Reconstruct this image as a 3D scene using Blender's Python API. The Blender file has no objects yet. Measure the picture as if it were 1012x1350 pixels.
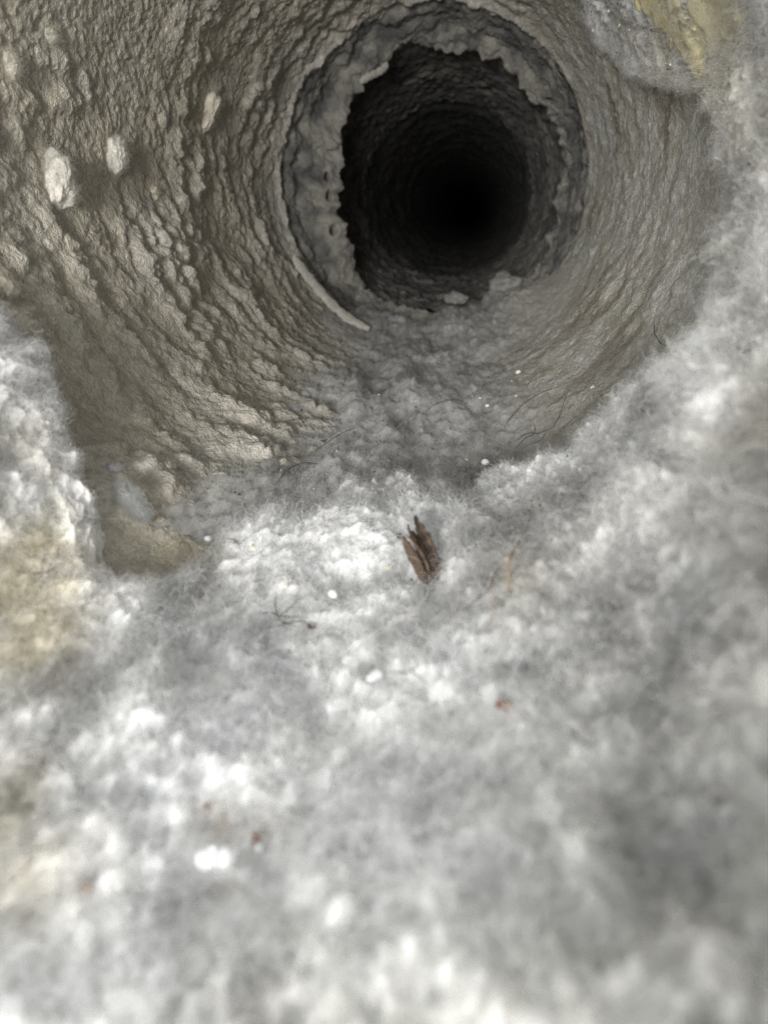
import bpy, math, random
import numpy as np

random.seed(7)
rng = np.random.default_rng(7)
S = bpy.context.scene
COL = S.collection
f4 = np.float32

# ------------------------------------------------------------------ camera
R = 0.05                       # duct radius, metres; the duct's axis is +Y, up is +Z
CAM = np.array([0.27 * R, 0.0, -0.16 * R])
FPX, W0, H0 = 880.0, 1012.0, 1350.0
PITCH, YAW = math.atan(395 / FPX), 0.0
YAW = math.atan(114 / FPX * math.cos(PITCH))
FWD = np.array([-math.sin(YAW) * math.cos(PITCH), math.cos(YAW) * math.cos(PITCH), -math.sin(PITCH)])
RIGHT = np.array([math.cos(YAW), math.sin(YAW), 0.0])
UP = np.cross(RIGHT, FWD)

cam_d = bpy.data.cameras.new('camera')
cam = bpy.data.objects.new('camera', cam_d)
COL.objects.link(cam)
cam.location = CAM
cam.rotation_euler = (math.pi / 2 - PITCH, 0, YAW)
cam_d.sensor_fit = 'VERTICAL'
cam_d.sensor_height = 36.0
cam_d.lens = FPX / H0 * 36.0
cam_d.clip_start, cam_d.clip_end = 0.001, 50.0
cam_d.dof.use_dof = True
cam_d.dof.focus_distance = 0.112
cam_d.dof.aperture_fstop = cam_d.lens / 0.80
S.camera = cam

# ------------------------------------------------------------------ light
w = bpy.data.worlds.new('World')
S.world = w
w.use_nodes = True
bg = w.node_tree.nodes['Background']
bg.inputs[0].default_value = (0.93, 0.97, 1.0, 1)
bg.inputs[1].default_value = 1.12

def area(name, loc, target, size, power, colour):
    d = bpy.data.lights.new(name, 'AREA')
    d.shape = 'DISK'
    d.size = size
    d.energy = power
    d.color = colour
    o = bpy.data.objects.new(name, d)
    COL.objects.link(o)
    o.location = loc
    v = np.array(target) - np.array(loc)
    from mathutils import Vector
    o.rotation_euler = Vector(v).to_track_quat('-Z', 'Y').to_euler()
    return o

area('torch_light', (-0.011, -0.165, 0.006), (0.0, 0.11, -0.01), 0.060, 0.66, (1.0, 0.985, 0.95))

S.view_settings.view_transform = 'Standard'
S.view_settings.look = 'None'
S.view_settings.gamma = 1.0
S.view_settings.exposure = 0.42
S.render.engine = 'CYCLES'
S.cycles.max_bounces = 8
S.cycles.diffuse_bounces = 5
S.cycles.use_denoising = True
S.cycles.denoising_prefilter = 'NONE'
S.cycles_curves.shape = 'RIBBONS'

# ------------------------------------------------------------------ helpers: pixels (of the 1012 x 1350 photograph)
def ray(px, py):
    d = FWD * FPX + RIGHT * (px - W0 / 2) + UP * (H0 / 2 - py)
    return d / np.linalg.norm(d)

def hit_cyl(px, py, r):
    d = ray(px, py)
    a = d[0] ** 2 + d[2] ** 2
    b = CAM[0] * d[0] + CAM[2] * d[2]
    c = CAM[0] ** 2 + CAM[2] ** 2 - r * r
    t = (-b + math.sqrt(b * b - a * c)) / a
    p = CAM + d * t
    return math.atan2(p[2], p[0]), p[1], p

def project(P):
    q = P - CAM
    z = q @ FWD
    zz = np.where(z > 1e-4, z, 1e-4)
    return W0 / 2 + FPX * (q @ RIGHT) / zz, H0 / 2 - FPX * (q @ UP) / zz, z

# ------------------------------------------------------------------ helpers: noise
def _hash(ix, iy, iz, seed):
    h = (ix.astype(np.uint32) * np.uint32(374761393) + iy.astype(np.uint32) * np.uint32(668265263)
         + iz.astype(np.uint32) * np.uint32(2147483647 & 1274126177) + np.uint32((seed * 974634777) & 0xffffffff))
    h = (h ^ (h >> np.uint32(13))) * np.uint32(1274126177)
    h = (h ^ (h >> np.uint32(15))) * np.uint32(2246822519)
    return h ^ (h >> np.uint32(16))

_G = rng.normal(size=(256, 3))
_G = (_G / np.linalg.norm(_G, axis=1)[:, None]).astype(f4)

def perlin(P, freq, seed=0):
    """gradient noise about -0.7..0.7 at points P (..., 3), lattice cells 1/freq metres"""
    Q = (P.reshape(-1, 3) * freq + 1000.0)
    out = np.empty(len(Q), f4)
    step = 200000
    for s in range(0, len(Q), step):
        q = Q[s:s + step]
        i0 = np.floor(q).astype(np.int64)
        fr = (q - i0).astype(f4)
        u = fr * fr * fr * (fr * (fr * 6 - 15) + 10)
        acc = 0
        for dx in (0, 1):
            wx = u[:, 0] if dx else 1 - u[:, 0]
            for dy in (0, 1):
                wy = u[:, 1] if dy else 1 - u[:, 1]
                for dz in (0, 1):
                    wz = u[:, 2] if dz else 1 - u[:, 2]
                    g = _G[_hash(i0[:, 0] + dx, i0[:, 1] + dy, i0[:, 2] + dz, seed) & np.uint32(255)]
                    acc = acc + wx * wy * wz * (g[:, 0] * (fr[:, 0] - dx) + g[:, 1] * (fr[:, 1] - dy) + g[:, 2] * (fr[:, 2] - dz))
        out[s:s + step] = acc
    return out.reshape(P.shape[:-1]) * 1.5

def fbm(P, freq, octs, seed=0, gain=0.5):
    t, a = 0, 1.0
    for k in range(octs):
        t = t + a * perlin(P, freq * 2.03 ** k, seed + 17 * k)
        a *= gain
    return t

def worley(P, freq, seed=0):
    """distance to the nearest scattered point, in cells"""
    Q = (P.reshape(-1, 3) * freq + 1000.0)
    out = np.empty(len(Q), f4)
    step = 200000
    for s in range(0, len(Q), step):
        q = Q[s:s + step]
        i0 = np.floor(q).astype(np.int64)
        fr = (q - i0).astype(f4)
        best = np.full(len(q), 9.0, f4)
        for dx in (-1, 0, 1):
            for dy in (-1, 0, 1):
                for dz in (-1, 0, 1):
                    h = _hash(i0[:, 0] + dx, i0[:, 1] + dy, i0[:, 2] + dz, seed)
                    ox = (h & np.uint32(1023)).astype(f4) / 1023
                    oy = ((h >> np.uint32(10)) & np.uint32(1023)).astype(f4) / 1023
                    oz = ((h >> np.uint32(20)) & np.uint32(1023)).astype(f4) / 1023
                    d = (dx + ox - fr[:, 0]) ** 2 + (dy + oy - fr[:, 1]) ** 2 + (dz + oz - fr[:, 2]) ** 2
                    np.minimum(best, d, out=best)
        out[s:s + step] = np.sqrt(best)
    return out.reshape(P.shape[:-1])

def lumps(P, freq, seed=0):
    """rounded knobs, 0..1"""
    return np.clip(1 - (worley(P, freq, seed) / 0.92) ** 2, 0, 1)

def sstep(a, b, x):
    t = np.clip((x - a) / (b - a), 0, 1)
    return t * t * (3 - 2 * t)

# ------------------------------------------------------------------ helpers: objects
def tag(o, label=None, cat=None, group=None, kind=None):
    for k, v in (('label', label), ('category', cat), ('group', group), ('kind', kind)):
        if v:
            o[k] = v
    return o

def empty(name, loc=(0, 0, 0)):
    o = bpy.data.objects.new(name, None)
    o.empty_display_size = 0.005
    o.location = loc
    COL.objects.link(o)
    return o

def link(name, me, mat, parent=None):
    o = bpy.data.objects.new(name, me)
    COL.objects.link(o)
    if mat:
        me.materials.append(mat)
    if parent:
        o.parent = parent
        o.location = -np.array(parent.location)
    return o

def mesh_from(name, verts, faces, col=None, smooth=True):
    me = bpy.data.meshes.new(name)
    verts = np.asarray(verts, f4)
    faces = np.asarray(faces, np.int32)
    n, k = faces.shape
    me.vertices.add(len(verts))
    me.vertices.foreach_set('co', verts.ravel())
    me.loops.add(n * k)
    me.loops.foreach_set('vertex_index', faces.ravel())
    me.polygons.add(n)
    me.polygons.foreach_set('loop_start', np.arange(0, n * k, k, dtype=np.int32))
    me.update(calc_edges=True)
    me.polygons.foreach_set('use_smooth', np.full(n, smooth))
    if col is not None:
        a = me.attributes.new('tint', 'FLOAT_COLOR', 'POINT')
        c = np.ones((len(verts), 4), f4)
        c[:, :3] = col
        a.data.foreach_set('color', c.ravel())
    me.update()
    return me

def grid_mesh(name, P, col, wrap=False, keep=None):
    n, m = P.shape[:2]
    idx = np.arange(n * m).reshape(n, m)
    a = idx if wrap else idx[:-1]
    b = np.roll(idx, -1, 0) if wrap else idx[1:]
    q = np.stack([a[:, :-1], a[:, 1:], b[:, 1:], b[:, :-1]], -1).reshape(-1, 4)
    if keep is not None:
        kf = keep.reshape(-1)[q].all(1)
        q = q[kf]
        used = np.unique(q)
        remap = np.zeros(n * m, np.int64)
        remap[used] = np.arange(len(used))
        return mesh_from(name, P.reshape(-1, 3)[used], remap[q], col.reshape(-1, 3)[used])
    return mesh_from(name, P.reshape(-1, 3), q, col.reshape(-1, 3))

def grid_normals(P, flip_to=None):
    du = np.gradient(P, axis=0)
    dv = np.gradient(P, axis=1)
    N = np.cross(du, dv)
    N /= np.linalg.norm(N, axis=-1, keepdims=True) + 1e-20
    if flip_to is not None:
        s = np.sign(((flip_to - P) * N).sum(-1, keepdims=True))
        s[s == 0] = 1
        if s.mean() < 0:
            N = -N
    return N

def hair(name, pts, rad, col, mat, parent=None):
    """pts (n, k, 3): one hair-curves object"""
    n, k = pts.shape[:2]
    hc = bpy.data.hair_curves.new(name)
    hc.add_curves([k] * n)
    hc.attributes['position'].data.foreach_set('vector', pts.astype(f4).ravel())
    ra = hc.attributes.get('radius') or hc.attributes.new('radius', 'FLOAT', 'POINT')
    rr = np.broadcast_to(np.asarray(rad, f4).reshape(-1, 1), (n, k)) * np.linspace(1, 0.5, k, dtype=f4)
    ra.data.foreach_set('value', np.ascontiguousarray(rr, f4).ravel())
    ca = hc.attributes.new('tint', 'FLOAT_COLOR', 'CURVE')
    c = np.ones((n, 4), f4)
    c[:, :3] = col
    ca.data.foreach_set('color', c.ravel())
    hc.materials.append(mat)
    o = bpy.data.objects.new(name, hc)
    COL.objects.link(o)
    if parent:
        o.parent = parent
        o.location = -np.array(parent.location)
    return o

def grow(P, N, weight, n, length, lift, curl, k=5, sink=0.0002, seed=1, flow=120.0):
    """random felted fibres rooted on the grid surface P; returns pts (n,k,3), cell index"""
    r = np.random.default_rng(seed)
    A = np.linalg.norm(np.cross(P[1:, :-1] - P[:-1, :-1], P[:-1, 1:] - P[:-1, :-1]), axis=-1)
    wgt = (A * weight[:-1, :-1]).ravel().astype(np.float64)
    cdf = np.cumsum(wgt)
    ci = np.searchsorted(cdf, r.random(n) * cdf[-1])
    ci = np.minimum(ci, len(cdf) - 1)
    m = P.shape[1] - 1
    i, j = ci // m, ci % m
    u, v = r.random((n, 1)), r.random((n, 1))
    p = P[i, j] * (1 - u) * (1 - v) + P[i + 1, j] * u * (1 - v) + P[i, j + 1] * (1 - u) * v + P[i + 1, j + 1] * u * v
    nn = N[i, j]
    p = p - nn * sink
    T = np.cross(nn, r.normal(size=(n, 3)))
    T /= np.linalg.norm(T, axis=1)[:, None] + 1e-12
    L = (length[0] + (length[1] - length[0]) * r.random((n, 1)) ** 2)
    beta = r.normal(lift, 0.35, (n, 1))
    d = T * np.cos(beta) + nn * np.sin(beta)
    pts = [p]
    ax = r.normal(size=(n, 3))
    for s in range(k - 1):
        d = d + np.cross(ax, d) * curl * 0.5 + r.normal(size=(n, 3)) * curl * 0.35 - nn * (0.22 * lift)
        d /= np.linalg.norm(d, axis=1)[:, None]
        p = p + d * L / (k - 1)
        pts.append(p)
    return np.stack(pts, 1), (i, j)

# ------------------------------------------------------------------ materials
def lint_material(name, speck=0.12, speck_scale=2600.0, bump=0.5, bump_d=0.00025, sheen=0.15, big=0.12):
    m = bpy.data.materials.new(name)
    m.use_nodes = True
    nt = m.node_tree
    b = nt.nodes['Principled BSDF']
    b.inputs['Roughness'].default_value = 0.95
    b.inputs['Specular IOR Level'].default_value = 0.08
    b.inputs['Sheen Weight'].default_value = sheen
    at = nt.nodes.new('ShaderNodeAttribute')
    at.attribute_name = 'tint'
    tc = nt.nodes.new('ShaderNodeTexCoord')
    n1 = nt.nodes.new('ShaderNodeTexNoise')
    n1.inputs['Scale'].default_value = speck_scale
    n1.inputs['Detail'].default_value = 3
    n1.inputs['Roughness'].default_value = 0.7
    n2 = nt.nodes.new('ShaderNodeTexNoise')
    n2.inputs['Scale'].default_value = 330.0
    n2.inputs['Detail'].default_value = 4
    for n_ in (n1, n2):
        nt.links.new(tc.outputs['Object'], n_.inputs['Vector'])
    def ramp(n_, amt):
        r = nt.nodes.new('ShaderNodeMapRange')
        r.inputs['From Min'].default_value = 0.3
        r.inputs['From Max'].default_value = 0.7
        r.inputs['To Min'].default_value = 1 - amt
        r.inputs['To Max'].default_value = 1 + amt
        nt.links.new(n_.outputs['Fac'], r.inputs['Value'])
        return r
    r1, r2 = ramp(n1, speck), ramp(n2, big)
    mu = nt.nodes.new('ShaderNodeMath')
    mu.operation = 'MULTIPLY'
    nt.links.new(r1.outputs[0], mu.inputs[0])
    nt.links.new(r2.outputs[0], mu.inputs[1])
    vm = nt.nodes.new('ShaderNodeVectorMath')
    vm.operation = 'SCALE'
    nt.links.new(at.outputs['Color'], vm.inputs[0])
    nt.links.new(mu.outputs[0], vm.inputs['Scale'])
    nt.links.new(vm.outputs[0], b.inputs['Base Color'])
    bp = nt.nodes.new('ShaderNodeBump')
    bp.inputs['Strength'].default_value = bump
    bp.inputs['Distance'].default_value = bump_d
    nt.links.new(n1.outputs['Fac'], bp.inputs['Height'])
    nt.links.new(bp.outputs[0], b.inputs['Normal'])
    return m

def fibre_material(name, trans=0.35):
    m = bpy.data.materials.new(name)
    m.use_nodes = True
    nt = m.node_tree
    nt.nodes.remove(nt.nodes['Principled BSDF'])
    out = nt.nodes['Material Output']
    at = nt.nodes.new('ShaderNodeAttribute')
    at.attribute_name = 'tint'
    d = nt.nodes.new('ShaderNodeBsdfDiffuse')
    t = nt.nodes.new('ShaderNodeBsdfTranslucent')
    mx = nt.nodes.new('ShaderNodeMixShader')
    mx.inputs[0].default_value = trans
    nt.links.new(at.outputs['Color'], d.inputs[0])
    nt.links.new(at.outputs['Color'], t.inputs[0])
    nt.links.new(d.outputs[0], mx.inputs[1])
    nt.links.new(t.outputs[0], mx.inputs[2])
    nt.links.new(mx.outputs[0], out.inputs[0])
    return m

def plain(name, col, rough=0.7, spec=0.2, var=0.25, scale=900.0, col2=None, bump=0.3, bd=0.0002, sss=0.0, stretch=None):
    m = bpy.data.materials.new(name)
    m.use_nodes = True
    nt = m.node_tree
    b = nt.nodes['Principled BSDF']
    b.inputs['Roughness'].default_value = rough
    b.inputs['Specular IOR Level'].default_value = spec
    tc = nt.nodes.new('ShaderNodeTexCoord')
    n = nt.nodes.new('ShaderNodeTexNoise')
    n.inputs['Scale'].default_value = scale
    n.inputs['Detail'].default_value = 5
    if stretch:
        mp = nt.nodes.new('ShaderNodeMapping')
        mp.inputs['Scale'].default_value = stretch
        nt.links.new(tc.outputs['Object'], mp.inputs[0])
        nt.links.new(mp.outputs[0], n.inputs['Vector'])
    else:
        nt.links.new(tc.outputs['Object'], n.inputs['Vector'])
    cr = nt.nodes.new('ShaderNodeValToRGB')
    c2 = col2 or tuple(c * (1 - var) for c in col)
    cr.color_ramp.elements[0].position = 0.35
    cr.color_ramp.elements[1].position = 0.65
    cr.color_ramp.elements[0].color = (*c2, 1)
    cr.color_ramp.elements[1].color = (*col, 1)
    nt.links.new(n.outputs['Fac'], cr.inputs[0])
    nt.links.new(cr.outputs[0], b.inputs['Base Color'])
    bp = nt.nodes.new('ShaderNodeBump')
    bp.inputs['Strength'].default_value = bump
    bp.inputs['Distance'].default_value = bd
    nt.links.new(n.outputs['Fac'], bp.inputs['Height'])
    nt.links.new(bp.outputs[0], b.inputs['Normal'])
    return m

M_WALL = lint_material('duct lint crust', 0.24, 1900.0, 1.0, 0.0006, 0.1, 0.10)
M_LINT = lint_material('loose lint', 0.14, 2600.0, 0.6, 0.0003, 0.2, 0.10)
M_FIB = fibre_material('lint fibre', 0.35)
M_HAIR = fibre_material('hair strand', 0.1)

BEIGE = np.array([0.510, 0.467, 0.382])
GREY = np.array([0.455, 0.435, 0.388])
WHITE = np.array([0.790, 0.788, 0.782])
SAND = np.array([0.730, 0.655, 0.490])
DUST_SHADE = np.array([0.230, 0.225, 0.225])

def mix(a, b, t):
    t = np.asarray(t)[..., None]
    return a * (1 - t) + b * t

# =================================================================== THE DUCT
DEG = math.pi / 180
def cyl(th, y, r):
    return np.stack([r * np.cos(th), y, r * np.sin(th)], -1)

def ang(th, c):           # signed angular distance in degrees
    return (np.degrees(th) - c + 180) % 360 - 180

RIM_Y, FLANGE_Y = 0.2325, 0.2640

def duct_radius(th, y):
    B = cyl(th, y, np.full_like(th, R))
    K = B * np.array([1, 0.6, 1])                           # caked lint drawn out along the air flow
    wob = 0.0034 * perlin(K, 60, 31) + 0.0024 * perlin(K, 190, 32)
    lowleft = np.exp(-(ang(th, 208) / 42) ** 2)
    upleft = np.exp(-(ang(th, 160) / 36) ** 4) * (1 - sstep(0.128, 0.158, y))
    right = np.exp(-(ang(th, -8) / 62) ** 4)
    amp = 0.00054 + 0.00042 * lowleft * (1 - sstep(0.12, 0.17, y))
    amp = amp * (1 - 0.95 * upleft) * (1 - 0.72 * right)
    amp = amp * np.clip(0.85 + 1.3 * fbm(K, 75, 2, 41), 0.1, 1.8)
    yy = y + wob
    ph = ((yy - 0.0665) / 0.0104) % 1.0
    saw = np.where(ph < 0.5, sstep(0, 0.5, ph), 1 - sstep(0.5, 1.0, ph))
    ph2 = ((yy + 0.004 * perlin(K, 80, 77) - 0.061) / 0.0052) % 1.0
    saw2 = np.where(ph2 < 0.55, sstep(0, 0.55, ph2), 1 - sstep(0.55, 0.98, ph2))
    near = sstep(0.055, 0.075, y)
    L1 = lumps(K + 0.001 * np.stack([perlin(K, 400, 45)] * 3, -1), 210, 3)
    L2 = lumps(K, 420, 9)
    L3 = lumps(K, 760, 10)
    h = near * amp * (saw * (0.12 + 0.95 * L1 + 0.55 * L2) + 0.40 * saw2 * (0.1 + 1.0 * L2) + 0.45 * L1 + 0.40 * L2)
    gran = 0.30 + 0.70 * np.clip(amp / 0.0013, 0, 1)
    h = h + 0.00042 * (0.5 + 0.5 * gran) * L3 * (1 - 0.6 * right)
    h = h + 0.00034 * gran * L2 * sstep(-0.3, 0.3, perlin(K, 90, 12)) * (1 - 0.7 * right)
    h = h + 0.0007 * np.clip(perlin(K, 230, 13) - 0.16, 0, 1) * 2 * (1 - 0.6 * upleft) * (1 - 0.6 * right)
    h = h + (0.00014 * perlin(K, 560, 14) + 0.00020 * perlin(K, 1150, 15) + 0.00026 * perlin(K, 2100, 16)) * (1 - 0.3 * right)
    h = h + 0.0008 * sstep(0.45, 0.9, lumps(K, 260, 18)) * sstep(0.10, 0.35, perlin(K, 80, 19)) * upleft
    st = perlin(np.stack([B[..., 0] * 45, B[..., 1] * 110, B[..., 2] * 45], -1), 1, 21)
    h = h + right * 0.0004 * st + right * 0.0005 * fbm(K, 260, 3, 23)
    h = h + 0.0012 * perlin(B, 28, 24) * (1 - 0.6 * upleft)
    # the rim: a ragged lip at RIM_Y, weak on the right
    d = y - RIM_Y + 0.0014 * perlin(B, 60, 51) + 0.0008 * perlin(B, 260, 53)
    jag = np.clip(0.5 + 1.3 * fbm(B, 130, 3, 52), 0, 1.6)
    h = h + (0.0009 + 0.0012 * jag) * (1 - 0.75 * right) * np.exp(-(d / 0.0022) ** 2) + 0.0008 * sstep(-0.01, 0.0, d) * (1 - sstep(0.0, 0.02, d))
    return R - h

NT = 1000
ys = np.concatenate([np.linspace(0.030, 0.130, 330, endpoint=False), np.linspace(0.130, 0.243, 300)])
TH, YY = np.meshgrid(np.arange(NT) / NT * 2 * math.pi, ys, indexing='ij')
RW = duct_radius(TH, YY)
WALL = cyl(TH, YY, RW)
Bw = cyl(TH, YY, np.full_like(TH, R))
rightw = np.exp(-(ang(TH, -10) / 55) ** 2)
floorw = np.exp(-(ang(TH, -80) / 42) ** 4)
greyer = np.clip(0.12 + 0.75 * floorw + 0.45 * rightw + 0.55 * sstep(0.17, 0.235, YY) + 0.5 * fbm(Bw, 60, 3, 61), 0, 1)
wc = mix(BEIGE, GREY, greyer)
# loose pale lint caught on the high spots, mostly on the right wall
st = fbm(np.stack([Bw[..., 0] * 55, Bw[..., 1] * 85, Bw[..., 2] * 55], -1), 1, 4, 63, 0.6)
wc = mix(wc, np.array([0.60, 0.575, 0.505]), 0.65 * rightw)
wc = mix(wc, np.array([0.68, 0.67, 0.64]), np.clip(sstep(-0.25, 0.45, st) * (0.10 + 0.85 * rightw), 0, 0.85))
wc = mix(wc, np.array([0.62, 0.595, 0.545]), 0.35 * sstep(0.0007, 0.0022, R - RW) * (1 - rightw))
wpx, wpy, _ = project(WALL)
sandw = np.exp(-((wpx - 235) / 80) ** 2 - ((wpy - 715) / 60) ** 2)
wc = mix(wc, SAND * 0.8, np.clip(sandw * (0.75 + 0.9 * fbm(Bw, 300, 4, 67)), 0, 0.8))
wc = mix(wc, np.array([0.20, 0.165, 0.125]), np.clip(sstep(0.30, 0.55, -st) * 0.55 * rightw, 0, 0.5))
wc = wc * (1 + 0.10 * fbm(Bw, 150, 2, 65) + 0.10 * fbm(Bw * np.array([1, 0.5, 1]), 700, 2, 66))[..., None]

duct = empty('vent_duct', (0, 0.03, -R))
tag(duct, 'round flexible vent duct running into darkness, its ribbed wall crusted with beige lint', 'duct')
link('duct_wall', grid_mesh('duct_wall', WALL, wc, wrap=True), M_WALL, duct)

# ---- the torn collar of lint behind the rim, with small dark pits
nt2, yl = 620, np.concatenate([np.linspace(0.236, 0.258, 50, endpoint=False), np.linspace(0.258, 0.290, 90)])
T2, Y2 = np.meshgrid(np.arange(nt2) / nt2 * 2 * math.pi, yl, indexing='ij')
B2 = cyl(T2, Y2, np.full_like(T2, R))
leftw = np.exp(-(ang(T2, 188) / 52) ** 2)
topw = np.exp(-(ang(T2, 95) / 60) ** 2)
depth = 0.0030 + 0.0118 * leftw + 0.0042 * topw + 0.0034 * fbm(B2, 45, 3, 71) + 0.0010 * fbm(B2, 160, 2, 72)
C2 = B2 * np.array([1, 0.6, 1])
def jag2(sd, a_): return Y2 + a_ * fbm(C2, 38, 2, sd, 0.4)
j1, j2, j3 = jag2(73, 0.0030), jag2(173, 0.0030), jag2(273, 0.0020)
lip3 = sstep(FLANGE_Y - 0.0135, FLANGE_Y + 0.001, j3)
stair = 0.5 * sstep(0.2350, 0.2415, j1) + 0.5 * sstep(0.2455, 0.2515, j2)
prof = (0.38 * stair + 0.62 * lip3) * (1 - sstep(FLANGE_Y + 0.001, FLANGE_Y + 0.007, j3))
D2 = B2 * np.array([1, 0.6, 1])
R2 = R * 0.985 - depth * prof + 0.0012 - 0.0016 * lumps(D2, 190, 74) - 0.0010 * lumps(D2, 400, 78) - 0.0004 * perlin(D2, 900, 75) - 0.0014 * fbm(D2, 130, 4, 77)
PITS = [(440, 303, 4, 6), (434, 258, 3, 6), (432, 233, 3, 5), (567, 101, 5, 3), (536, 110, 4, 3), (733, 195, 4, 4),
        (747, 238, 3, 6), (502, 388, 3, 3), (720, 132, 6, 2), (455, 170, 3, 4)]
Pc = cyl(T2, Y2, R2)
px, py, _ = project(Pc)
pit = np.zeros_like(T2)
for (a, b, sx, sy) in PITS:
    pit = np.maximum(pit, np.exp(-(((px - a) / sx) ** 2 + ((py - b) / sy) ** 2) ** 2))
COLLAR = cyl(T2, Y2 + 0.009 * pit, R2 + 0.004 * pit)
cc = mix(GREY * 0.92, DUST_SHADE * 0.62, np.clip(0.66 - 0.70 * lip3 * (1 - 0.5 * topw) + 0.9 * fbm(B2, 120, 4, 76), 0, 1))  # dusty lint; shade of the recessed steps put into the colour
link('lint_collar', grid_mesh('lint_collar', COLLAR, cc, wrap=True), M_WALL, duct)

# ---- the rear length of duct, straight, stretched so its closed end falls dark
nt3, y3 = 420, np.concatenate([np.linspace(0.272, 0.42, 240, endpoint=False), np.geomspace(0.42, 8.0, 160)])
T3, Y3 = np.meshgrid(np.arange(nt3) / nt3 * 2 * math.pi, y3, indexing='ij')
B3 = cyl(T3, Y3, np.full_like(T3, R))
w3 = 0.0035 * perlin(B3, 60, 81) + 0.0016 * perlin(B3, 190, 86)
p3 = ((Y3 + w3) / 0.0068) % 1.0
s3 = np.where(p3 < 0.6, sstep(0, 0.6, p3), 1 - sstep(0.6, 0.9, p3))
floor3 = np.exp(-(ang(T3, -95) / 38) ** 2)
R3 = R * 0.965 - 0.0016 * s3 * (0.2 + 1.4 * lumps(B3 * np.array([1, 0.5, 1]), 240, 82)) - 0.0005 * perlin(B3, 420, 83) - floor3 * (0.004 + 0.002 * fbm(B3, 90, 2, 84))
R3 = R3 * (1 - sstep(7.8, 8.0, Y3) * 0.999)
dc = mix(GREY * 0.62, DUST_SHADE * 0.5, np.clip(0.5 + fbm(B3, 70, 2, 85), 0, 1))  # dusty grey, toned down so the hole's shade is partly painted
P3 = cyl(T3, Y3, R3)
link('rear_duct', grid_mesh('rear_duct', P3, dc, wrap=True), M_WALL, duct)

# ---- unseen shell added outside the lint-caked liner to block light leaks
nj = 96
tj, yj = np.meshgrid(np.arange(nj) / nj * 2 * math.pi, np.linspace(0.028, 0.34, 60), indexing='ij')
rj = R * 0.985 + R * 0.255 * sstep(0.028, 0.05, yj) * (1 - 1.06 * sstep(0.325, 0.34, yj)) + 0.0012 * np.cos(yj / 0.0102 * 2 * math.pi)
link('light_seal_shell', grid_mesh('light_seal_shell', cyl(tj, yj, rj), np.full((nj, 60, 3), 0.12), wrap=True), M_WALL, duct)

# ---- the pale smooth strip laid along the lower left of the rim
_cpx, _cpy, _cz = [q.ravel() for q in project(COLLAR)]
def on_collar(a, b):
    d2 = (_cpx - a) ** 2 + (_cpy - b) ** 2
    m = np.nonzero(d2 < max(25, d2.min() * 1.3))[0]
    p = COLLAR.reshape(-1, 3)[m[np.argmin(_cz[m])]]
    return p - 0.0006 * np.array([p[0], 0, p[2]]) / math.hypot(p[0], p[2]) - np.array([0, 0.0006, 0])

def strip(name, path, width, mat, parent, thick=0.0009, collar=False):
    """a flat tape following pixel points laid on the rim, with rounded section"""
    pts = np.array([on_collar(a, b) if collar else hit_cyl(a, b, R - 0.0042)[2] for a, b in path])
    t = np.linspace(0, len(pts) - 1, 60)
    C = np.stack([np.interp(t, np.arange(len(pts)), pts[:, k]) for k in range(3)], 1)
    ker = np.ones(9) / 9
    Cp = np.pad(C, ((4, 4), (0, 0)), mode='edge')
    C = np.stack([np.convolve(Cp[:, k], ker, 'valid') for k in range(3)], 1)
    V, F = [], []
    sec = 10
    for i, c in enumerate(C):
        rad = -np.array([c[0], 0, c[2]]) / math.hypot(c[0], c[2])
        wv = np.array([0, 1.0, 0]) * 0.86 + rad * 0.5
        wv /= np.linalg.norm(wv)
        nv = rad - wv * (rad @ wv)
        nv /= np.linalg.norm(nv)
        e = min(1, 6 * min(i, 59 - i) / 59 + 0.25)
        ww = width * e * (1 + 0.14 * math.sin(i * 0.7) + 0.1 * math.sin(i * 1.9))
        for k in range(sec):
            a = 2 * math.pi * k / sec
            V.append(c + wv * ww * math.cos(a) + nv * thick * math.sin(a) * (1 + 0.2 * math.sin(i * 1.3 + k)))
    for i in range(59):
        for k in range(sec):
            F.append((i * sec + k, i * sec + (k + 1) % sec, (i + 1) * sec + (k + 1) % sec, (i + 1) * sec + k))
    col = np.tile(np.array([0.52, 0.50, 0.45]), (len(V), 1))
    return link(name, mesh_from(name, np.array(V), F, col), mat, parent)
strip('rim_strip', [(386, 336), (396, 352), (412, 372), (432, 396), (456, 418), (490, 436)], 0.0020, M_WALL, duct)
strip('rim_strip', [(474, 112), (488, 103), (503, 96), (520, 90)], 0.0015, M_WALL, duct, collar=True)

# =================================================================== LINT ON THE DUCT FLOOR
na, nb = 420, 330
T4, Y4 = np.meshgrid(np.linspace(-158, 12, na) * DEG, np.linspace(0.070, 0.283, nb), indexing='ij')
B4 = cyl(T4, Y4, np.full_like(T4, R)) * np.array([1, 0.45, 1])
c4 = -88 + 26 * sstep(0.17, 0.26, Y4) * 0.35
width4 = 30 + 8 * sstep(0.18, 0.25, Y4)
ta = np.exp(-(np.abs(ang(T4, -88)) / width4) ** 2.6)
right4 = np.exp(-(ang(T4, -52) / 22) ** 2) * sstep(0.17, 0.235, Y4)
th4 = (0.0042 + 0.0022 * sstep(0.185, 0.255, Y4)) * ta + 0.0048 * right4
th4 = th4 * (1 + 0.5 * fbm(B4, 55, 3, 91)) + np.clip(ta + 0.8 * right4, 0, 1) * (0.0020 * (lumps(B4, 110, 92) - 0.4) + 0.0013 * (lumps(B4, 270, 98) - 0.4) + 0.0016 * fbm(B4, 150, 5, 93, 0.58))
edge4 = sstep(-158, -138, np.degrees(T4)) * (1 - sstep(-12, 12, np.degrees(T4)))
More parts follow.
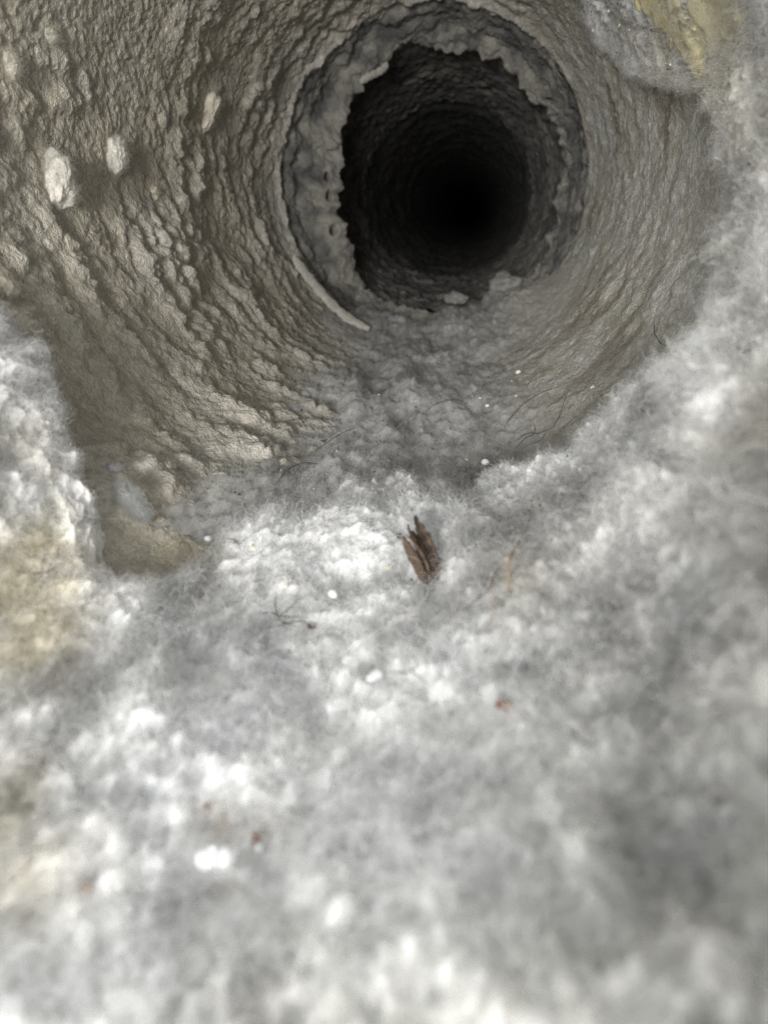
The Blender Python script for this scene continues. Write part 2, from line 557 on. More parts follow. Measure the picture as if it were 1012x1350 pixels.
end4 = 1 - sstep(0.264, 0.276, Y4 + 0.006 * fbm(B4 * np.array([1, 0, 1]), 90, 3, 94))
th4 = th4 * edge4 * end4 + 0.0004 * perlin(B4, 700, 95) * edge4 + edge4 * 0.0003 * perlin(B4, 1400, 96)
R4 = R - (th4 - 0.0012)
FLOOR = cyl(T4, Y4, R4)
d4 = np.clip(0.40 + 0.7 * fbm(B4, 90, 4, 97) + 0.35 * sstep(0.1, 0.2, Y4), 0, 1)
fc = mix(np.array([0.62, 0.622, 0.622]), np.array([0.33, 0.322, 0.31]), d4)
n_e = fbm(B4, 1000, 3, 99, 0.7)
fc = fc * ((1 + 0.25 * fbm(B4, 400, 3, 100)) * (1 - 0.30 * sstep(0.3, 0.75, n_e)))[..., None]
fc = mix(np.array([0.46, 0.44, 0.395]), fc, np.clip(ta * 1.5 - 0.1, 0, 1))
drift = empty('lint_drift', (0, 0.17, -R))
tag(drift, 'drift of grey felted lint lying along the duct floor behind the white lint bank', 'lint drift')
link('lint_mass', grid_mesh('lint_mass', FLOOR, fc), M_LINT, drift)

# =================================================================== THE LINT BANK ROUND THE MOUTH
# crest: photo point, radius / R at the crest (the near edge of what one sees of the duct)
CREST = [(-60, 372, .90), (0, 424, .86), (18, 448, .85), (46, 498, .86), (60, 540, .87), (88, 600, .88), (102, 660, .905), (108, 720, .92),
         (142, 772, .88), (205, 792, .89), (250, 768, .93), (290, 705, .94), (340, 690, .92), (400, 664, .90), (450, 642, .88), (500, 640, .87),
         (560, 652, .88), (610, 655, .88), (650, 622, .89), (700, 606, .87), (742, 590, .85), (768, 552, .83), (805, 520, .82),
         (850, 495, .80), (895, 478, .78), (932, 455, .82), (948, 400, .83), (946, 320, .83), (945, 240, .83), (952, 165, .86),
         (938, 112, .91), (880, 108, .955), (815, 92, .965), (782, 50, .97), (765, 0, .97), (745, -60, .975)]
cr = []
for a, b, r in CREST:
    t, y, _ = hit_cyl(a, b, r * R)
    cr.append([math.degrees(t) % 360, y, r * R])
for k in range(1, len(cr)):                       # unwrap so the angle only grows from the left, under, to the right
    while cr[k][0] < cr[k - 1][0] - 180:
        cr[k][0] += 360
    if cr[k][0] <= cr[k - 1][0]:
        cr[k][0] = cr[k - 1][0] + 0.4
cr = np.array(cr)
nth, nyb = 820, 400
tb0, tb1 = cr[0, 0] - 6, cr[-1, 0] + 16
tdeg = np.linspace(tb0, tb1, nth)
yc = np.interp(tdeg, cr[:, 0], cr[:, 1])
rc = np.interp(tdeg, cr[:, 0], cr[:, 2])
ker = np.hanning(15); ker /= ker.sum()
yc = np.convolve(np.pad(yc, 7, mode='edge'), ker, 'valid')
rc = np.convolve(np.pad(rc, 7, mode='edge'), ker, 'valid')
FRONT = np.array([(180, .92), (200, .90), (225, .93), (250, .92), (270, .89), (290, .80), (310, .74), (335, .70), (360, .67), (385, .69), (405, .76), (430, .85)])
rf = np.interp(tdeg, FRONT[:, 0], FRONT[:, 1] * R)
YB0 = -0.016
# rows: dense near the crest; v in 0..1 from the front edge to the crest, then the drop behind
nv = 310
vv = np.concatenate([1 - (1 - np.linspace(0, 1, nv)) ** 1.25, 1 + np.linspace(0, 1, nyb - nv + 1)[1:]])
TB = np.repeat((tdeg * DEG)[:, None], nyb, 1)
ycr = yc[:, None]
cb = cyl(np.array(tdeg * DEG), yc * 0, np.full(nth, R))
ycr = ycr + (0.0024 * fbm(cb, 110, 3, 101))[:, None]
V = vv[None, :]
DROP = 0.015
YB = np.where(V <= 1, YB0 + (ycr - YB0) * np.minimum(V, 1), ycr + DROP * (V - 1))
g = sstep(0.025, 1.0, np.clip((YB - YB0) / (ycr - YB0), 0, 1))
base = rf[:, None] * (1 - g) + rc[:, None] * g
taper = sstep(tb1 - 14, tb1, tdeg)[:, None]
base = base * (1 - taper) + R * 1.02 * taper
taper0 = (1 - sstep(tb0, tb0 + 5, tdeg))[:, None]
base = base * (1 - taper0) + R * 1.01 * taper0
drop = sstep(-0.05, 1.0, V - 1)
rb = base + drop * (R * 1.06 - base)
# rounded shoulder at the crest
Bb = cyl(TB, YB, rb)
pxb, pyb, zb = project(Bb)
body = (1 - sstep(0.3, 1.0, V - 1)) * (1 - taper) * (1 - taper0)
Bs = Bb * np.array([1, 0.65, 1])
warp = Bs + 0.004 * np.stack([perlin(Bb, 90, 111), perlin(Bb, 90, 112), perlin(Bb, 90, 113)], -1)
plug = np.exp(-((pxb - 860) / 120) ** 2 - ((pyb - 30) / 100) ** 2)
hb = 0.0030 * perlin(warp, 48, 120) + 0.0014 * perlin(warp, 105, 121) + 0.0004 * (np.abs(perlin(warp, 150, 122)) * -2 + 0.4)
fine = sstep(0.028, 0.06, YB)
hb = hb + (0.0011 * fbm(warp, 260, 3, 123) + 0.0006 * (lumps(warp, 300, 124) - 0.4)) * (0.55 + 0.45 * fine)
hb = hb + 0.00060 * perlin(Bs, 1000, 126) + 0.00028 * perlin(Bs, 2200, 127) - 0.0009 * sstep(0.55, 0.95, lumps(warp, 480, 129)) * sstep(-0.05, 0.3, perlin(warp, 120, 130))
hb = hb - 0.0011 * sstep(0.25, 0.6, perlin(warp, 210, 128))
# hollows and swellings seen in the lint: photo x, y, spread x, spread y, turn in degrees, height (mm, + towards the axis)
FEAT = [(62, 470, 34, 22, 35, 2.0), (58, 498, 18, 11, 35, -1.6), (455, 690, 110, 40, -12, 1.6), (560, 700, 90, 60, 0, 0.8),
        (590, 800, 60, 16, -38, -1.9), (470, 765, 40, 14, -30, -1.2), (655, 690, 16, 30, 20, -1.5), (380, 800, 26, 22, 0, -0.8),
        (885, 602, 26, 14, 0, -4.5), (855, 545, 40, 26, 30, -1.6), (765, 655, 16, 22, 20, -1.4), (540, 830, 30, 20, -30, -1.0),
        (835, 880, 46, 70, 10, -1.5), (850, 1115, 50, 42, 20, -2.0), (770, 1220, 40, 60, -40, -1.2), (650, 1010, 10, 22, 5, -1.2),
        (270, 1080, 22, 26, 0, -1.2), (270, 1180, 20, 26, 20, -0.8), (495, 1240, 26, 30, 15, -1.4), (20, 1235, 60, 20, -35, -1.6),
        (110, 830, 24, 24, 0, -1.0), (620, 905, 16, 26, 20, -0.9), (420, 1060, 40, 70, 10, -0.9), (832, 38, 10, 16, 0, -3.0),
        (850, 45, 14, 7, 30, -2.0), (950, 250, 18, 40, 0, -1.0), (985, 560, 40, 14, 0, -1.6), (830, 1000, 70, 40, -20, -0.7),
        (640, 1300, 130, 90, 0, 1.0), (572, 772, 22, 14, 0, -2.2), (230, 880, 60, 34, -20, -0.7), (60, 1010, 14, 40, 20, -1.0), (180, 1000, 40, 80, 30, 1.0)]
def blob(a, b, sx, sy, rot, X, Y):
    c, s = math.cos(rot * DEG), math.sin(rot * DEG)
    u, v = (X - a) * c + (Y - b) * s, -(X - a) * s + (Y - b) * c
    return np.exp(-(u / sx) ** 2 - (v / sy) ** 2)
rag = 25 * perlin(Bb, 200, 131)
rag2 = 25 * perlin(Bb, 200, 132)
for (a, b, sx, sy, rot, hmm) in FEAT:
    hb = hb + 0.001 * hmm * blob(a, b, sx, sy, rot, pxb + rag * 0.6, pyb + rag2 * 0.6)
RB = rb - hb * body * (1 - 0.65 * plug)
RB = np.maximum(RB, 0.0255)
BED = cyl(TB, YB, RB)
pxb, pyb, zb = project(BED)
# tints of the lint: sandy dust on the left and lower left, dark fluff in patches and shade painted in hollows, grey dimming at the right and bottom
def soft(x): return np.clip(x, 0, 1)
n_a, n_b, n_c = fbm(Bb, 70, 4, 141), fbm(warp, 130, 4, 142), fbm(Bs, 420, 4, 143, 0.65)
bc = np.broadcast_to(WHITE, BED.shape).copy()
sand = soft(blob(5, 720, 100, 130, 0, pxb, pyb) * 1.3 + blob(20, 830, 90, 70, 0, pxb, pyb) + blob(20, 1120, 85, 90, 0, pxb, pyb) * 1.1
            + blob(250, 730, 60, 40, 20, pxb, pyb) * 0.6 + 0.95 * blob(985, 555, 60, 45, 0, pxb, pyb) + 0.8 * blob(930, 560, 40, 30, -30, pxb, pyb)
            + 0.25 * blob(690, 770, 40, 50, 0, pxb, pyb) + 0.55 * blob(960, 120, 50, 130, -10, pxb, pyb))
bc = mix(bc, SAND, soft(sand * (0.85 + 1.2 * n_a)) * 0.75)
bc = mix(bc, np.array([0.74, 0.66, 0.40]), soft(1.2 * blob(905, 40, 70, 70, 30, pxb + 25 * n_b, pyb) * (0.6 + n_a)) * 0.7)
bc = mix(bc, np.array([0.66, 0.672, 0.695]), soft(sstep(0.0, 0.5, n_b) * 0.4))
DARK = [(62, 505, 20, 9, 40, .5), (590, 800, 62, 16, -38, .7), (470, 765, 40, 12, -30, .7), (660, 690, 18, 30, 25, .75), (380, 800, 28, 24, 0, .6),  # dark fluff, and shade of the hollows painted as tint
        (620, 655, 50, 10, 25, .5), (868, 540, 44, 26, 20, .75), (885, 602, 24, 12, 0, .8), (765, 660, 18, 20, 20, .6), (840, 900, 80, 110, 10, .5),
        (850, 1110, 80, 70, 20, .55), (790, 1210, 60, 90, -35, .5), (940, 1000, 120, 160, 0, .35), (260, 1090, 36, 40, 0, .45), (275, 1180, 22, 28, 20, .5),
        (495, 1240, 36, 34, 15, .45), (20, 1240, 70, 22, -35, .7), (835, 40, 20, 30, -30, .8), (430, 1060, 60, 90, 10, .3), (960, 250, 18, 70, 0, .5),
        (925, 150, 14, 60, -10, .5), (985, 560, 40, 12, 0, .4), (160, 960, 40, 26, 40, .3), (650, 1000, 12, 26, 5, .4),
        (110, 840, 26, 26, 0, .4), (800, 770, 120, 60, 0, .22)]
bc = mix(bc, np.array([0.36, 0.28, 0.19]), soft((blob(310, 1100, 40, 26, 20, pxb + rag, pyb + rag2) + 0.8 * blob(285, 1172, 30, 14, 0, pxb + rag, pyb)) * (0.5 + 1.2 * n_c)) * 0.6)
bc = bc * (1 + 0.10 * soft(1.3 * blob(850, 60, 100, 80, 0, pxb, pyb) + blob(430, 700, 150, 50, -12, pxb, pyb) + blob(70, 620, 50, 130, 20, pxb, pyb)))[..., None]  # whiter lint, plus light painted on crest, left ledge and upper right
grey_dim = soft(blob(1010, 250, 110, 330, 0, pxb, pyb) + blob(620, 1400, 420, 170, 0, pxb, pyb) * 0.9 + blob(1000, 780, 330, 230, 0, pxb, pyb) * 0.8 + blob(1000, 1200, 330, 260, 0, pxb, pyb))  # grey-beige lint, darkened at right and bottom in place of weaker light
bc = mix(bc, np.array([0.47, 0.46, 0.425]), soft(grey_dim * (0.9 + 0.6 * n_a)) * 0.85)
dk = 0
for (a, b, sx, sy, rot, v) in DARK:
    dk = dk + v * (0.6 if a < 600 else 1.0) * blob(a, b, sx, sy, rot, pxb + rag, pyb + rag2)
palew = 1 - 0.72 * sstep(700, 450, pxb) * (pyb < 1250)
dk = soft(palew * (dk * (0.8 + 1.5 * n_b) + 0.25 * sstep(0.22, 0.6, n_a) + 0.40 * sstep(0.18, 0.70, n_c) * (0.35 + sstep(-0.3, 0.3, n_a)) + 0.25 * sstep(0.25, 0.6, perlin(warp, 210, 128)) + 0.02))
bc = mix(bc, DUST_SHADE, dk * 0.85 * (1 - 0.6 * sand))
n_d = fbm(Bs, 1150, 3, 144, 0.7)
bc = np.clip(bc * ((1 + 0.26 * n_c) * (1 - 0.24 * sstep(0.30, 0.75, n_d)))[..., None], 0.03, 0.86)
bank = empty('lint_bank', (0, 0.03, -0.045))
tag(bank, 'thick bank of fluffy white and grey lint heaped around the mouth of the duct', 'lint bank')
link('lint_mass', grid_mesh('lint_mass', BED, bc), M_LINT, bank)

# =================================================================== FUZZ
def in_view(P, m=120):
    a, b, z = project(P)
    return ((a > -m) & (a < W0 + m) & (b > -m) & (b < H0 + m) & (z > 0.005)).astype(f4)

NB = grid_normals(BED, np.array([0.0, 0.05, 0.0]))
NWALL = grid_normals(WALL, np.array([0.0, 0.12, 0.0]))
NFL = grid_normals(FLOOR, np.array([0.0, 0.15, 0.0]))

def fuzz(name, P, N, C, n, length, rad, lift, curl, parent, seed, wmul=None, bright=1.08, var=0.16, k=5, dark=0.06):
    wt = in_view(P)
    if wmul is not None:
        wt = wt * wmul
    pts, (i, j) = grow(P, N, wt, n, length, lift, curl, k=k, seed=seed)
    r = np.random.default_rng(seed + 5)
    q = r.random((n, 1))
    tone = np.where(q < dark, 0.40, np.where(q > 0.93, 1.22, 1.0))
    c = np.clip(C[i, j] * bright * tone * (1 + var * r.normal(size=(n, 1))), 0.02, 0.84)
    rr = rad * (0.6 + 0.8 * r.random(n))
    o = hair(name, pts, rr, c, M_FIB, parent)
    o['kind'] = 'stuff'
    return o

zb_w = 1.0 / np.clip(((BED - CAM) ** 2).sum(-1), 0.03 ** 2, 1) * 0.01 * sstep(0.02, 0.07, np.linalg.norm(BED - CAM, axis=-1))
body_w = (V < 1.0).astype(f4) * np.ones_like(pxb)
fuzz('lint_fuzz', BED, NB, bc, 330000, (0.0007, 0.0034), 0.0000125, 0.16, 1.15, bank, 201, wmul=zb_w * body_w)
crest_w = sstep(0.93, 0.99, V) * (1 - sstep(1.3, 1.6, V)) * body * (0.25 + sstep(-0.2, 0.4, perlin(Bb, 160, 162)))
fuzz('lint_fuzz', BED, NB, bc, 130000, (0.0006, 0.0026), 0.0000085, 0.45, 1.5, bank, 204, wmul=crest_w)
def strays(P, N, weight, n, parent, seed, cols):
    pts, (i, j) = grow(P, N, in_view(P) * weight, n, (0.003, 0.012), 0.22, 0.75, k=12, seed=seed)
    r = np.random.default_rng(seed + 3)
    c = np.array(cols)[r.integers(0, len(cols), n)] * (0.8 + 0.4 * r.random((n, 1)))
    o = hair('stray_fibres', pts, 0.000007 + 0.000009 * r.random(n), c, M_FIB, parent)
    o['kind'] = 'stuff'
STRAY = [(0.75, 0.75, 0.75), (0.75, 0.75, 0.75), (0.78, 0.78, 0.78), (0.72, 0.72, 0.70), (0.10, 0.085, 0.07), (0.20, 0.17, 0.15), (0.34, 0.28, 0.22), (0.25, 0.27, 0.33)]
strays(BED, NB, zb_w * (V < 1.15) * body, 2600, bank, 206, STRAY)
strays(FLOOR, NFL, ta * end4 / np.clip(Y4, 0.07, 1) ** 2, 1500, drift, 207, STRAY)
fuzz('lint_fuzz', FLOOR, NFL, fc, 100000, (0.0008, 0.0034), 0.000013, 0.12, 0.8, drift, 202, wmul=ta * end4 / np.clip(Y4, 0.07, 1))
wf = (1 / np.clip(YY, 0.05, 1)) ** 1.6 * (YY < 0.225)
fuzz('lint_fuzz', WALL, NWALL, wc, 200000, (0.0003, 0.0011), 0.000012, 0.4, 1.1, duct, 203, wmul=wf, var=0.28)

# =================================================================== FINDING THE SURFACE UNDER A POINT OF THE PHOTOGRAPH
_SP = np.concatenate([BED.reshape(-1, 3), FLOOR.reshape(-1, 3), WALL.reshape(-1, 3)])
_SN = np.concatenate([NB.reshape(-1, 3), NFL.reshape(-1, 3), NWALL.reshape(-1, 3)])
_sx, _sy, _sz = project(_SP)
_ok = (_sz > 0.01) & (_sx > -150) & (_sx < 1160) & (_sy > -150) & (_sy < 1500)
_SP, _SN, _sx, _sy, _sz = _SP[_ok], _SN[_ok], _sx[_ok], _sy[_ok], _sz[_ok]

def surf(px, py, avg=4.0):
    """front-most surface point under a photo point, its smoothed normal and the metres one photo pixel spans there"""
    d2 = (_sx - px) ** 2 + (_sy - py) ** 2
    rr = 3.0
    while True:
        m = np.nonzero(d2 < rr * rr)[0]
        if len(m):
            break
        rr *= 1.6
    zmin = _sz[m].min()
    m = m[_sz[m] < zmin + 0.003]
    dep = _sz[m].mean()
    d = FWD * FPX + RIGHT * (px - W0 / 2) + UP * (H0 / 2 - py)
    p = CAM + d * (dep / FPX)
    mm = np.nonzero((d2 < max(rr, avg) ** 2) & (np.abs(_sz - dep) < 0.006))[0]
    n = _SN[mm].mean(0) if len(mm) else _SN[m].mean(0)
    n = n / (np.linalg.norm(n) + 1e-9)
    if n @ (CAM - p) < 0:
        n = -n
    return p, n, dep / FPX

def frame_at(px, py, dirpx, avg=10.0, face=0.4):
    """origin, unit vectors along a photo direction / across it / out of the surface, metres per pixel"""
    p, n, mpp = surf(px, py, avg)
    view = CAM - p
    view /= np.linalg.norm(view)
    n = n * (1 - face) + view * face
    n /= np.linalg.norm(n)
    u = RIGHT * dirpx[0] - UP * dirpx[1]
    u = u - n * (u @ n)
    u /= np.linalg.norm(u)
    v = np.cross(n, u)
    return p, u, v, n, mpp

# =================================================================== TUFTS OF LINT ON THE WALL AND LEDGE
def ball_grid(nu, nv):
    a = np.linspace(0, 2 * math.pi, nu)
    b = np.linspace(0.02, math.pi - 0.02, nv)
    A, Bq = np.meshgrid(a, b, indexing='ij')
    return np.stack([np.cos(A) * np.sin(Bq), np.sin(A) * np.sin(Bq), np.cos(Bq)], -1)

def tuft(px, py, lenpx, widpx, dirpx, label, col, high=0.7, nf=2600, seed=0, sink=0.25):
    p, u, v, n, mpp = frame_at(px, py, dirpx, 12)
    a, b = lenpx * mpp / 2, widpx * mpp / 2
    h = high * (a + b) / 2
    D = ball_grid(56, 34)
    Q = D * 0.004 + seed * 0.1
    rr = 0.85 + 0.50 * fbm(Q, 190, 2, 300 + seed) + 0.28 * lumps(Q, 420, 305 + seed) + 0.14 * perlin(Q, 1300, 310 + seed)
    rr[-1] = rr[0]
    c = p + n * h * (0.5 - sink)
    P = c + (D[..., :1] * a * u + D[..., 1:2] * b * v + D[..., 2:] * h * n) * rr[..., None]
    C = np.clip(np.broadcast_to(np.array(col), P.shape) * (1 + 0.25 * fbm(Q, 500, 2, 320 + seed))[..., None], 0.02, 0.85)
    root = empty('lint_tuft', p)
    tag(root, label, 'lint tuft', 'lint tufts clinging in the duct')
    link('lint_body', grid_mesh('lint_body', P, C), M_LINT, root)
    N = (D[..., :1] / a * u + D[..., 1:2] / b * v + D[..., 2:] / h * n)
    N /= np.linalg.norm(N, axis=-1, keepdims=True)
    nf = nf * 2
    pts, (i, j) = grow(P, N, np.ones(P.shape[:2]), nf, (0.0005, 0.0022), 0.2, 1.1, seed=400 + seed)
    o = hair('lint_fuzz', pts, np.full(nf, 0.000011), np.clip(C[i, j] * 1.05, 0, 0.9), M_FIB, root)
    o['kind'] = 'stuff'
    return root

PALE = (0.58, 0.555, 0.50)
tuft(70, 243, 72, 36, (0.1, 1), 'large white lint tuft casting a shadow on the bare sandy upper left wall', PALE, 0.8, 3600, 1)
tuft(149, 204, 46, 24, (0.05, 1), 'white lint tuft beside and above the largest tuft on the left wall', PALE, 0.8, 2600, 2)
tuft(63, 45, 18, 15, (0.3, 1), 'small pale lint nub highest on the upper left wall', (0.54, 0.51, 0.44), 0.9, 900, 3)
tuft(14, 84, 26, 20, (0.6, 1), 'small pale lint nub at the left picture edge above the largest tuft', (0.54, 0.51, 0.44), 0.9, 900, 4)
tuft(270, 150, 50, 18, (0.3, -1), 'beige elongated lint knob on the first ridge of the upper left wall', (0.52, 0.48, 0.40), 0.7, 1500, 5)
tuft(202, 252, 16, 14, (0, 1), 'tiny beige lint knob right of the two white tufts', (0.50, 0.46, 0.38), 0.8, 600, 6)
tuft(172, 664, 46, 20, (0.75, 1), 'wispy grey white lint tuft in the shaded gap behind the left ledge', (0.50, 0.50, 0.49), 0.8, 9000, 7, sink=0.40)
tuft(151, 622, 15, 11, (0.2, 1), 'tiny white lint pill above the wispy tuft in the shaded gap', (0.72, 0.72, 0.73), 0.9, 500, 8)
tuft(5, 380, 44, 26, (0.2, 1), 'pale lint knob at the left picture edge just above the white ledge', (0.60, 0.56, 0.47), 0.8, 1500, 9)
tuft(663, 378, 40, 24, (1, 0), 'rounded grey lint clod on the lip of the dark hole', (0.31, 0.30, 0.285), 0.8, 1500, 10)
tuft(600, 392, 26, 14, (1, -0.1), 'small grey lint clod left of the rounded clod on the lip', (0.31, 0.30, 0.285), 0.8, 900, 11)

# =================================================================== THE BROWN HUSK
M_HUSK = plain('husk', (0.052, 0.033, 0.022), 0.7, 0.25, 0.6, 1500.0, (0.016, 0.010, 0.007), 0.9, 0.0002, stretch=(1, 1, 0.35))
M_GAP_SHADE = plain('husk gap shade', (0.030, 0.020, 0.014), 0.8, 0.1, 0.5, 1500.0)
M_HUSKL = plain('husk rim', (0.100, 0.067, 0.045), 0.65, 0.3, 0.5, 1700.0, (0.036, 0.023, 0.016), 0.8, 0.0002, stretch=(1, 1, 0.35))
HP, HU, HV, HN, HM = frame_at(557, 732, (0, 1), 22, 0.9)
HP = HP + HN * 0.0020
husk = empty('husk_fragment', HP)
tag(husk, 'split brown husk fragment with curled shells lying on the white lint', 'husk')

def shell(name, path, mat, arc=1.1, lift=(0, 0), thick=0.00038, cup=1.0, seed=0):
    """a curled strip: path of (photo x, photo y, half width in pixels)"""
    path = np.array(path, float)
    ns, ntq = 34, 13
    t = np.linspace(0, len(path) - 1, ns)
    C = np.stack([np.interp(t, np.arange(len(path)), path[:, k]) for k in range(3)], 1)
    for k in range(2):
        C[1:-1, k] = (C[:-2, k] + 2 * C[1:-1, k] + C[2:, k]) / 4
    r = np.random.default_rng(900 + seed)
    tg = np.gradient(C[:, :2], axis=0)
    tg /= np.linalg.norm(tg, axis=1)[:, None]
    ed = 1 + 0.16 * r.normal(size=(ns, 2))
    V = []
    for side in (1, 0):
        for i in range(ns):
            q = i / (ns - 1)
            for k in range(ntq):
                x = -1 + 2 * k / (ntq - 1)
                wpx = C[i, 2] * 1.25 * (ed[i, 0] if x < 0 else ed[i, 1]) if abs(x) > 0.8 else C[i, 2] * 1.25
                off = math.sin(x * arc) / math.sin(min(arc, 1.57)) * wpx
                hh = (1 - math.cos(x * arc)) * C[i, 2] * cup / max(0.3, arc)
                hh += lift[0] * (1 - q) + (lift[1] + 7) * q + 0.35 * math.sin(9 * q + seed) + 0.25 * r.normal() * (side == 1)
                xx = C[i, 0] - tg[i, 1] * off - 557
                yy = C[i, 1] + tg[i, 0] * off - 732
                V.append(HP + HV * (-xx * HM) * SGN + HU * (yy * HM) + HN * ((hh + 2.0) * HM + (thick if side else 0)))
    F = []
    m = ns * ntq
    for i in range(ns - 1):
        for k in range(ntq - 1):
            a = i * ntq + k
            F.append((a, a + 1, a + ntq + 1, a + ntq))
            F.append((m + a, m + a + ntq, m + a + ntq + 1, m + a + 1))
    for i in range(ns - 1):
        for k in (0, ntq - 1):
            a = i * ntq + k
            F.append((a, a + ntq, m + a + ntq, m + a))
    for i in (0, ns - 1):
        for k in range(ntq - 1):
            a = i * ntq + k
            F.append((a, a + 1, m + a + 1, m + a))
    return link(name, mesh_from(name, np.array(V), F), mat, husk)
SGN = 1.0 if HV @ RIGHT < 0 else -1.0
# a concave back shell running from the tall tip to the foot, the near half curled over it on the left, a torn fork between, the hollow's shade put in as dark tones
shell('back_shell', [(548, 684, 1.4), (551, 694, 3.2), (557, 708, 5.5), (565, 726, 8), (570, 745, 8), (571, 758, 6.5), (567, 769, 3.5)], M_HUSK, 1.35, (2, 0), cup=1.3, seed=1)
shell('shell_rim', [(549, 686, .5), (556, 697, 1.1), (565, 713, 1.5), (573, 730, 1.6), (579, 747, 1.4), (577, 760, 1.0), (570, 769, .6)], M_HUSKL, 0.9, (5, 6), cup=-0.6, seed=6)
shell('front_shell', [(533, 711, 1.6), (538, 722, 4.2), (546, 737, 5.6), (554, 752, 5.6), (561, 765, 4), (566, 771, 2)], M_HUSKL, 1.4, (4, 3), cup=-1.0, seed=2)
shell('shell_rim', [(536, 708, .6), (546, 718, 1.3), (555, 730, 1.7), (563, 746, 1.6), (567, 760, 1.0)], M_HUSKL, 0.9, (8, 7), cup=-0.6, seed=7)
shell('gap_shade_strip', [(544, 704, 2.0), (550, 716, 4.0), (557, 732, 4.5), (563, 748, 3.6), (566, 760, 2.0)], M_GAP_SHADE, 1.2, (3, 2.5), cup=1.0, seed=3)  # dark strip standing in for shade inside the split
shell('side_sliver', [(541, 736, 1.0), (547, 748, 1.8), (554, 762, 2.0), (560, 770, 1.2)], M_HUSKL, 0.8, (1, 1), cup=-0.5, seed=4)
shell('torn_fork', [(539, 696, 0.6), (540, 702, 1.3), (544, 710, 2.0), (549, 718, 1.8)], M_HUSK, 0.9, (4, 3), cup=0.7, seed=5)

# =================================================================== GRAINS, PELLETS, FLAKES
M_PELLET = plain('white pellet', (0.86, 0.87, 0.86), 0.35, 0.5, 0.04, 700.0, bump=0.08)
M_BEAD = plain('grey bead', (0.06, 0.062, 0.068), 0.18, 0.6, 0.4, 1800.0, bump=0.05)
M_CREAM = plain('cream chip', (0.70, 0.62, 0.42), 0.6, 0.3, 0.25)
M_CHIP = plain('white chip', (0.82, 0.82, 0.80), 0.5, 0.4, 0.1)
M_ORANGE = plain('rust flake', (0.200, 0.125, 0.075), 0.6, 0.3, 0.55, 1600.0, (0.16, 0.06, 0.025))
M_RED = plain('red brown flake', (0.15, 0.070, 0.045), 0.6, 0.3, 0.5, 1600.0)
M_PINK = plain('pinkish flake', (0.38, 0.28, 0.22), 0.6, 0.3, 0.3, 1600.0)

def pebble(name, px, py, lenpx, widpx, dirpx, label, cat, mat, high=0.8, taper=0.0, groove=0.0, rough=0.10, seed=0, group=None, out=0.35):
    p, u, v, n, mpp = frame_at(px, py, dirpx, 8)
    a, b = lenpx * mpp / 2, widpx * mpp / 2
    h = b * high
    D = ball_grid(33, 19)
    rr = 1 + rough * fbm(D * 0.003 + seed * 0.05, 420, 2, 500 + seed)
    rr[-1] = rr[0]
    x = D[..., 0]
    tp = 1 - taper * (x + 0.15) * (x > -0.4)
    gv = 1 - groove * np.exp(-(x / 0.13) ** 2)
    P = (D[..., :1] * a * u + D[..., 1:2] * (b * (tp * gv))[..., None] * v + D[..., 2:] * (h * tp * gv)[..., None] * n) * rr[..., None]
    me = grid_mesh(name, P + n * h * out, np.ones(P.shape, f4))
    o = bpy.data.objects.new(name, me)
    me.materials.append(mat)
    o.location = p
    COL.objects.link(o)
    tag(o, label, cat, group)
    return o

PG = 'white pellets dropped on the lint'
pebble('white_pellet', 287, 1133, 56, 40, (1, -0.12), 'largest white pellet, split by a shallow groove, on the near lint', 'pellet', M_PELLET, 0.75, 0, 0.30, 0.14, 1, PG, 0.15)
pebble('white_pellet', 434, 792, 14, 13, (0, 1), 'small round white pellet below left of the brown husk', 'pellet', M_PELLET, 0.9, 0, 0, 0.04, 2, PG, 2.4)
pebble('white_pellet', 494, 903, 24, 15, (0.6, -0.9), 'white teardrop pellet with its point down, in the middle of the lint bank', 'pellet', M_PELLET, 0.8, -0.45, 0, 0.05, 3, PG, 2.6)
pebble('white_pellet', 641, 616, 11, 9, (1, 0.3), 'tiny white pellet on the crest of the bank above right of the husk', 'pellet', M_PELLET, 0.9, 0, 0, 0.12, 4, PG, 2.4)
pebble('white_pellet', 272, 715, 10, 8, (1, 0), 'tiny white pellet at the edge of the sandy hollow on the left', 'pellet', M_PELLET, 0.9, 0, 0, 0.15, 5, PG, 2.4)
pebble('white_pellet', 341, 1122, 10, 9, (1, 0), 'tiny white pellet touching the orange crumb beside the largest pellet', 'pellet', M_PELLET, 0.9, 0, 0, 0.15, 6, PG, 2.4)
pebble('grey_bead', 527, 708, 11, 8, (1, 0.1), 'tiny glossy dark grey bead at the upper left tip of the husk', 'bead', M_BEAD, 0.9, 0.1, 0, 0.05, 7, None, 0.7)
pebble('white_chip', 682, 713, 17, 6, (0.25, -1), 'slender upright white chip right of the brown husk', 'chip', M_CHIP, 0.8, 0.3, 0, 0.2, 8, None, 1.4)
pebble('cream_chip', 668, 738, 9, 4, (1, -0.8), 'cream coloured chip below the slender white chip', 'chip', M_CREAM, 0.8, 0, 0, 0.25, 9, None, 1.3)
pebble('cream_chip', 513, 748, 8, 7, (1, 0.3), 'pale cream crumb left of the lower end of the husk', 'chip', M_CREAM, 0.7, 0, 0, 0.3, 10, None, 0.3)
pebble('cream_chip', 614, 606, 8, 4, (1, 0.7), 'cream coloured chip on the dark gritty lint behind the crest', 'chip', M_CREAM, 0.8, 0, 0, 0.25, 11, None, 0.5)
pebble('white_chip', 560, 728, 7, 3, (0.5, 1), 'white speck caught inside the hollow of the brown husk', 'chip', M_CHIP, 0.8, 0, 0, 0.15, 12, None, 4.5)
